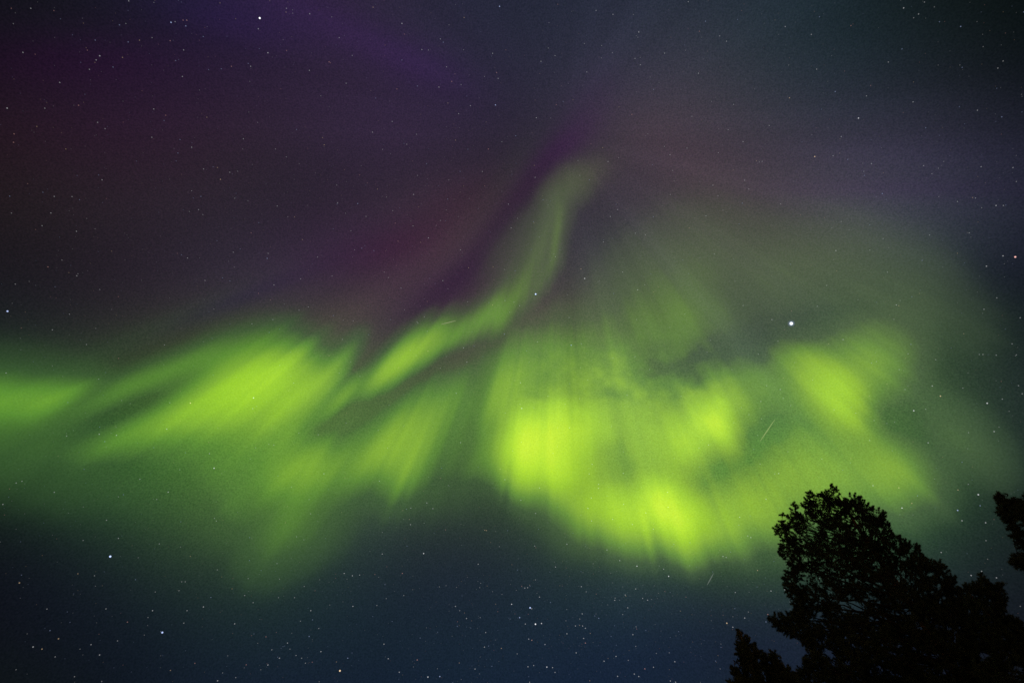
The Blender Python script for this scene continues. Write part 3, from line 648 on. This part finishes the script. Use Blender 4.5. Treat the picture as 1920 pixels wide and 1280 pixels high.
    for i in range(len(A)):
        if L[i] < .15: continue
        q = curve(J[i], A[i], np.array([0, 0, -.10 * L[i]]) + rs.randn(3) * .05 * L[i], 9); q[1:-1] += rs.randn(7, 3) * .022 * L[i] ** .5
        r0 = min(.014 + .016 * L[i], rj[i] * .7); paths.append((q, np.linspace(r0, .009, 9)))
    # sub-limbs to groups of tips, then twigs to each tip
    own = np.argmin(((P[:, None] - A[None]) ** 2).sum(-1), 1)
    out = P - c[own]; out[:, 2] *= .4; out /= np.linalg.norm(out, axis=1, keepdims=True) + 1e-6
    loc = P - A[own]; loc /= np.linalg.norm(loc, axis=1, keepdims=True) + 1e-6
    dirs = out * .45 + loc * .75 + np.array([0, 0, up]) + rs.randn(len(P), 3) * .28; dirs /= np.linalg.norm(dirs, axis=1, keepdims=True)
    fdir = fdir / np.linalg.norm(fdir, axis=1, keepdims=True) + np.array([0, 0, up * .35]) + rs.randn(nf, 3) * .12
    dirs[i_f[0]:i_f[1]] = fdir / np.linalg.norm(fdir, axis=1, keepdims=True)
    for i in range(len(A)):
        ids = np.where(own == i)[0]
        if not len(ids): continue
        k = max(1, len(ids) // 9); cen = P[rs.choice(ids, k, replace=False)]
        sub = np.argmin(((P[ids][:, None] - cen[None]) ** 2).sum(-1), 1)
        for s in range(k):
            g = ids[sub == s]
            if not len(g): continue
            m = P[g].mean(0) * .75 + A[i] * .25 - np.array([0, 0, .06])
            paths.append((curve(A[i], m, rs.randn(3) * .05, 5), np.linspace(.011, .006, 5)))
            for q in g: paths.append((curve(m, P[q] - dirs[q] * length * .5, -dirs[q] * .02 + rs.randn(3) * .02, 4), np.linspace(.0055, .0035, 4)))
    V, Fc = tubes(paths, 4)
    link('branches', mesh_np('branches', V - base, Fc, True), TWIG, root)
    V, Fc = shoots(P, dirs, rs, length, brush, per, width)
    link('crown', mesh_np('crown', V - base, Fc), needle, root)
    return root

MAIN = [(1559,906),(1566,914),(1574,930),(1580,947),(1584,935),(1593,924),(1609,927),(1627,944),(1643,955),(1656,956),(1661,966),(1658,976),(1671,982),(1674,999),
        (1681,1010),(1688,1001),(1697,1013),(1720,1020),(1731,1038),(1745,1050),(1760,1049),(1778,1067),(1793,1086),(1800,1110),(1812,1150),(1830,1210),(1850,1290),(1850,1330),
        (1500,1330),(1478,1290),(1493,1250),(1509,1234),(1511,1210),(1482,1193),(1459,1184),(1440,1157),(1465,1145),(1490,1141),(1477,1118),(1466,1097),(1468,1078),(1478,1059),(1456,1034),(1466,1012),(1448,991),
        (1452,983),(1463,985),(1463,958),(1470,962),(1477,966),(1489,941),(1500,950),(1510,930),(1518,915),(1528,928),(1540,922),(1552,920)]
MAIN_HOLES = [(1590,1132,20,.93),(1612,1140,13,.9),(1543,1120,12,.85),(1643,1158,11,.9),(1527,1152,8,.8),(1685,1022,9,.95),(1755,1099,12,.9),(1738,1110,8,.8),
              (1734,1172,17,.92),(1677,1211,13,.9),(1700,1195,10,.8),(1755,1228,13,.9),(1780,1196,8,.8),(1571,1083,10,.7),(1586,972,10,.7),(1570,950,6,.7),(1608,960,9,.75),(1640,962,6,.8),
              (1560,1000,9,.6),(1520,985,9,.6),(1500,1010,9,.7),(1510,1085,12,.6),(1640,1050,12,.5),(1690,1080,14,.7),(1560,1230,10,.6),(1640,1250,12,.6),(1485,1235,5,.9),(1660,1110,14,.75),(1700,1130,14,.7)]
RIGHT = [(1795,1100),(1806,1094),(1822,1092),(1832,1086),(1840,1074),(1850,1086),(1858,1096),(1866,1102),(1870,1092),(1875,1104),(1881,1093),(1889,1124),(1884,1146),(1896,1155),(1909,1154),(1914,1166),(1930,1180),(1960,1230),
         (1990,1330),(1830,1330),(1812,1250),(1800,1170)]
RIGHT_HOLES = [(1841,1117,8,.98),(1809,1147,8,.9),(1858,1128,9,.8),(1866,1150,7,.9),(1780,1195,8,.8),(1850,1200,9,.7),(1884,1200,10,.7),(1910,1262,22,.8),(1890,1240,12,.7),(1838,1150,8,.6),(1845,1240,9,.6),(1880,1108,4,.95)]
EDGE = [(1865,926),(1874,927),(1884,934),(1890,944),(1895,940),(1898,932),(1905,935),(1912,942),(1922,930),(1960,880),(2020,860),(2150,840),(2260,900),(2300,1060),(2240,1200),(2120,1260),(2000,1240),(1930,1160),
        (1938,1090),(1918,1069),(1900,1062),(1893,1050),(1894,1042),(1908,1043),(1912,1038),(1903,1020),(1896,1005),(1893,996),(1888,985),(1884,974),(1876,968),(1868,957),(1872,951),(1880,950),(1868,936)]
YOUNG1 = [(1384,1178),(1388,1186),(1391,1192),(1399,1188),(1403,1199),(1408,1208),(1413,1203),(1420,1213),(1424,1222),(1420,1236),(1428,1250),(1440,1290),(1450,1330),(1366,1330),(1362,1282),(1370,1262),(1367,1246),(1372,1244),(1380,1254),(1388,1248),(1383,1236),(1378,1222),(1380,1206),(1382,1192)]
YOUNG2 = [(1443,1215),(1447,1226),(1449,1230),(1453,1219),(1460,1232),(1461,1244),(1465,1241),(1470,1252),(1478,1247),(1486,1258),(1492,1270),(1500,1300),(1500,1330),(1432,1330),(1426,1290),(1430,1256),(1424,1238),(1424,1230),(1430,1217),(1436,1228),(1441,1236)]
def foot(x, y, D): p = spot(np.array(x, float), np.array(y, float), D); return p
m0 = foot(1709, 1217, 16.7); m1 = foot(1572, 930, 16.9)
pine('pine_tree', 'largest black pine with a broad double-lobed crown at the bottom right', (m0[0], m0[1], -.1), m1, 16.7, MAIN, MAIN_HOLES, 3, 7600, .19, .088, 1.9, .21, 110,
     extra_low=(5.5, 9.0, 2.3, 1300), open_=.72, bare=(1603, 1062, 1722, 1236, 9))
r1 = foot(1812, 1106, 22)
pine('pine_tree', 'pine crown with a pointed top just right of the largest pine, partly behind it', (r1[0] + .3, r1[1], -.1), r1, 22, RIGHT, RIGHT_HOLES, 8, 3000, .24, .112, 1.6, .2, 56,
     extra_low=(6.0, 10.5, 2.2, 900), open_=.85)
e0 = foot(2120, 960, 12.5); 
pine('pine_tree', 'pine reaching in from the right edge, only its jagged left branches in view', (e0[0], e0[1], -.1), foot(2110, 880, 12.5), 12.5, EDGE, [(1925,960,8,.8),(1912,975,5,.9)], 15, 3400, .19, .09, 1.5, .2, 60,
     extra_low=(4.5, 8.0, 2.0, 800), open_=.3)
y1 = foot(1386, 1182, 13.0)
pine('pine_tree', 'small slim pine standing farthest left of the trees, with a narrow upright tip', (y1[0] + .05, y1[1], -.1), y1, 13.0, YOUNG1, [(1394,1200,3,.9),(1404,1262,7,.85),(1392,1262,5,.8),(1412,1240,4,.7)], 21, 800, .17, .07, .6, .12, 26, up=1.3, needle=NEEDLE_WARM,
     extra_low=(2.0, 7.6, 1.0, 900), per=60, width=.013, finger=8.0)
y2 = foot(1449, 1222, 13.6)
pine('pine_tree', 'small pine with two upright top fingers, between the slim pine and the largest pine', (y2[0] + .05, y2[1], -.1), y2, 13.6, YOUNG2, [(1440,1252,3,.8),(1432,1268,5,.85),(1456,1262,4,.6),(1448,1240,2,.8)], 27, 800, .17, .07, .6, .12, 26, up=1.3, needle=NEEDLE_WARM,
     extra_low=(2.0, 7.4, 1.0, 900), per=60, width=.013, finger=8.0)
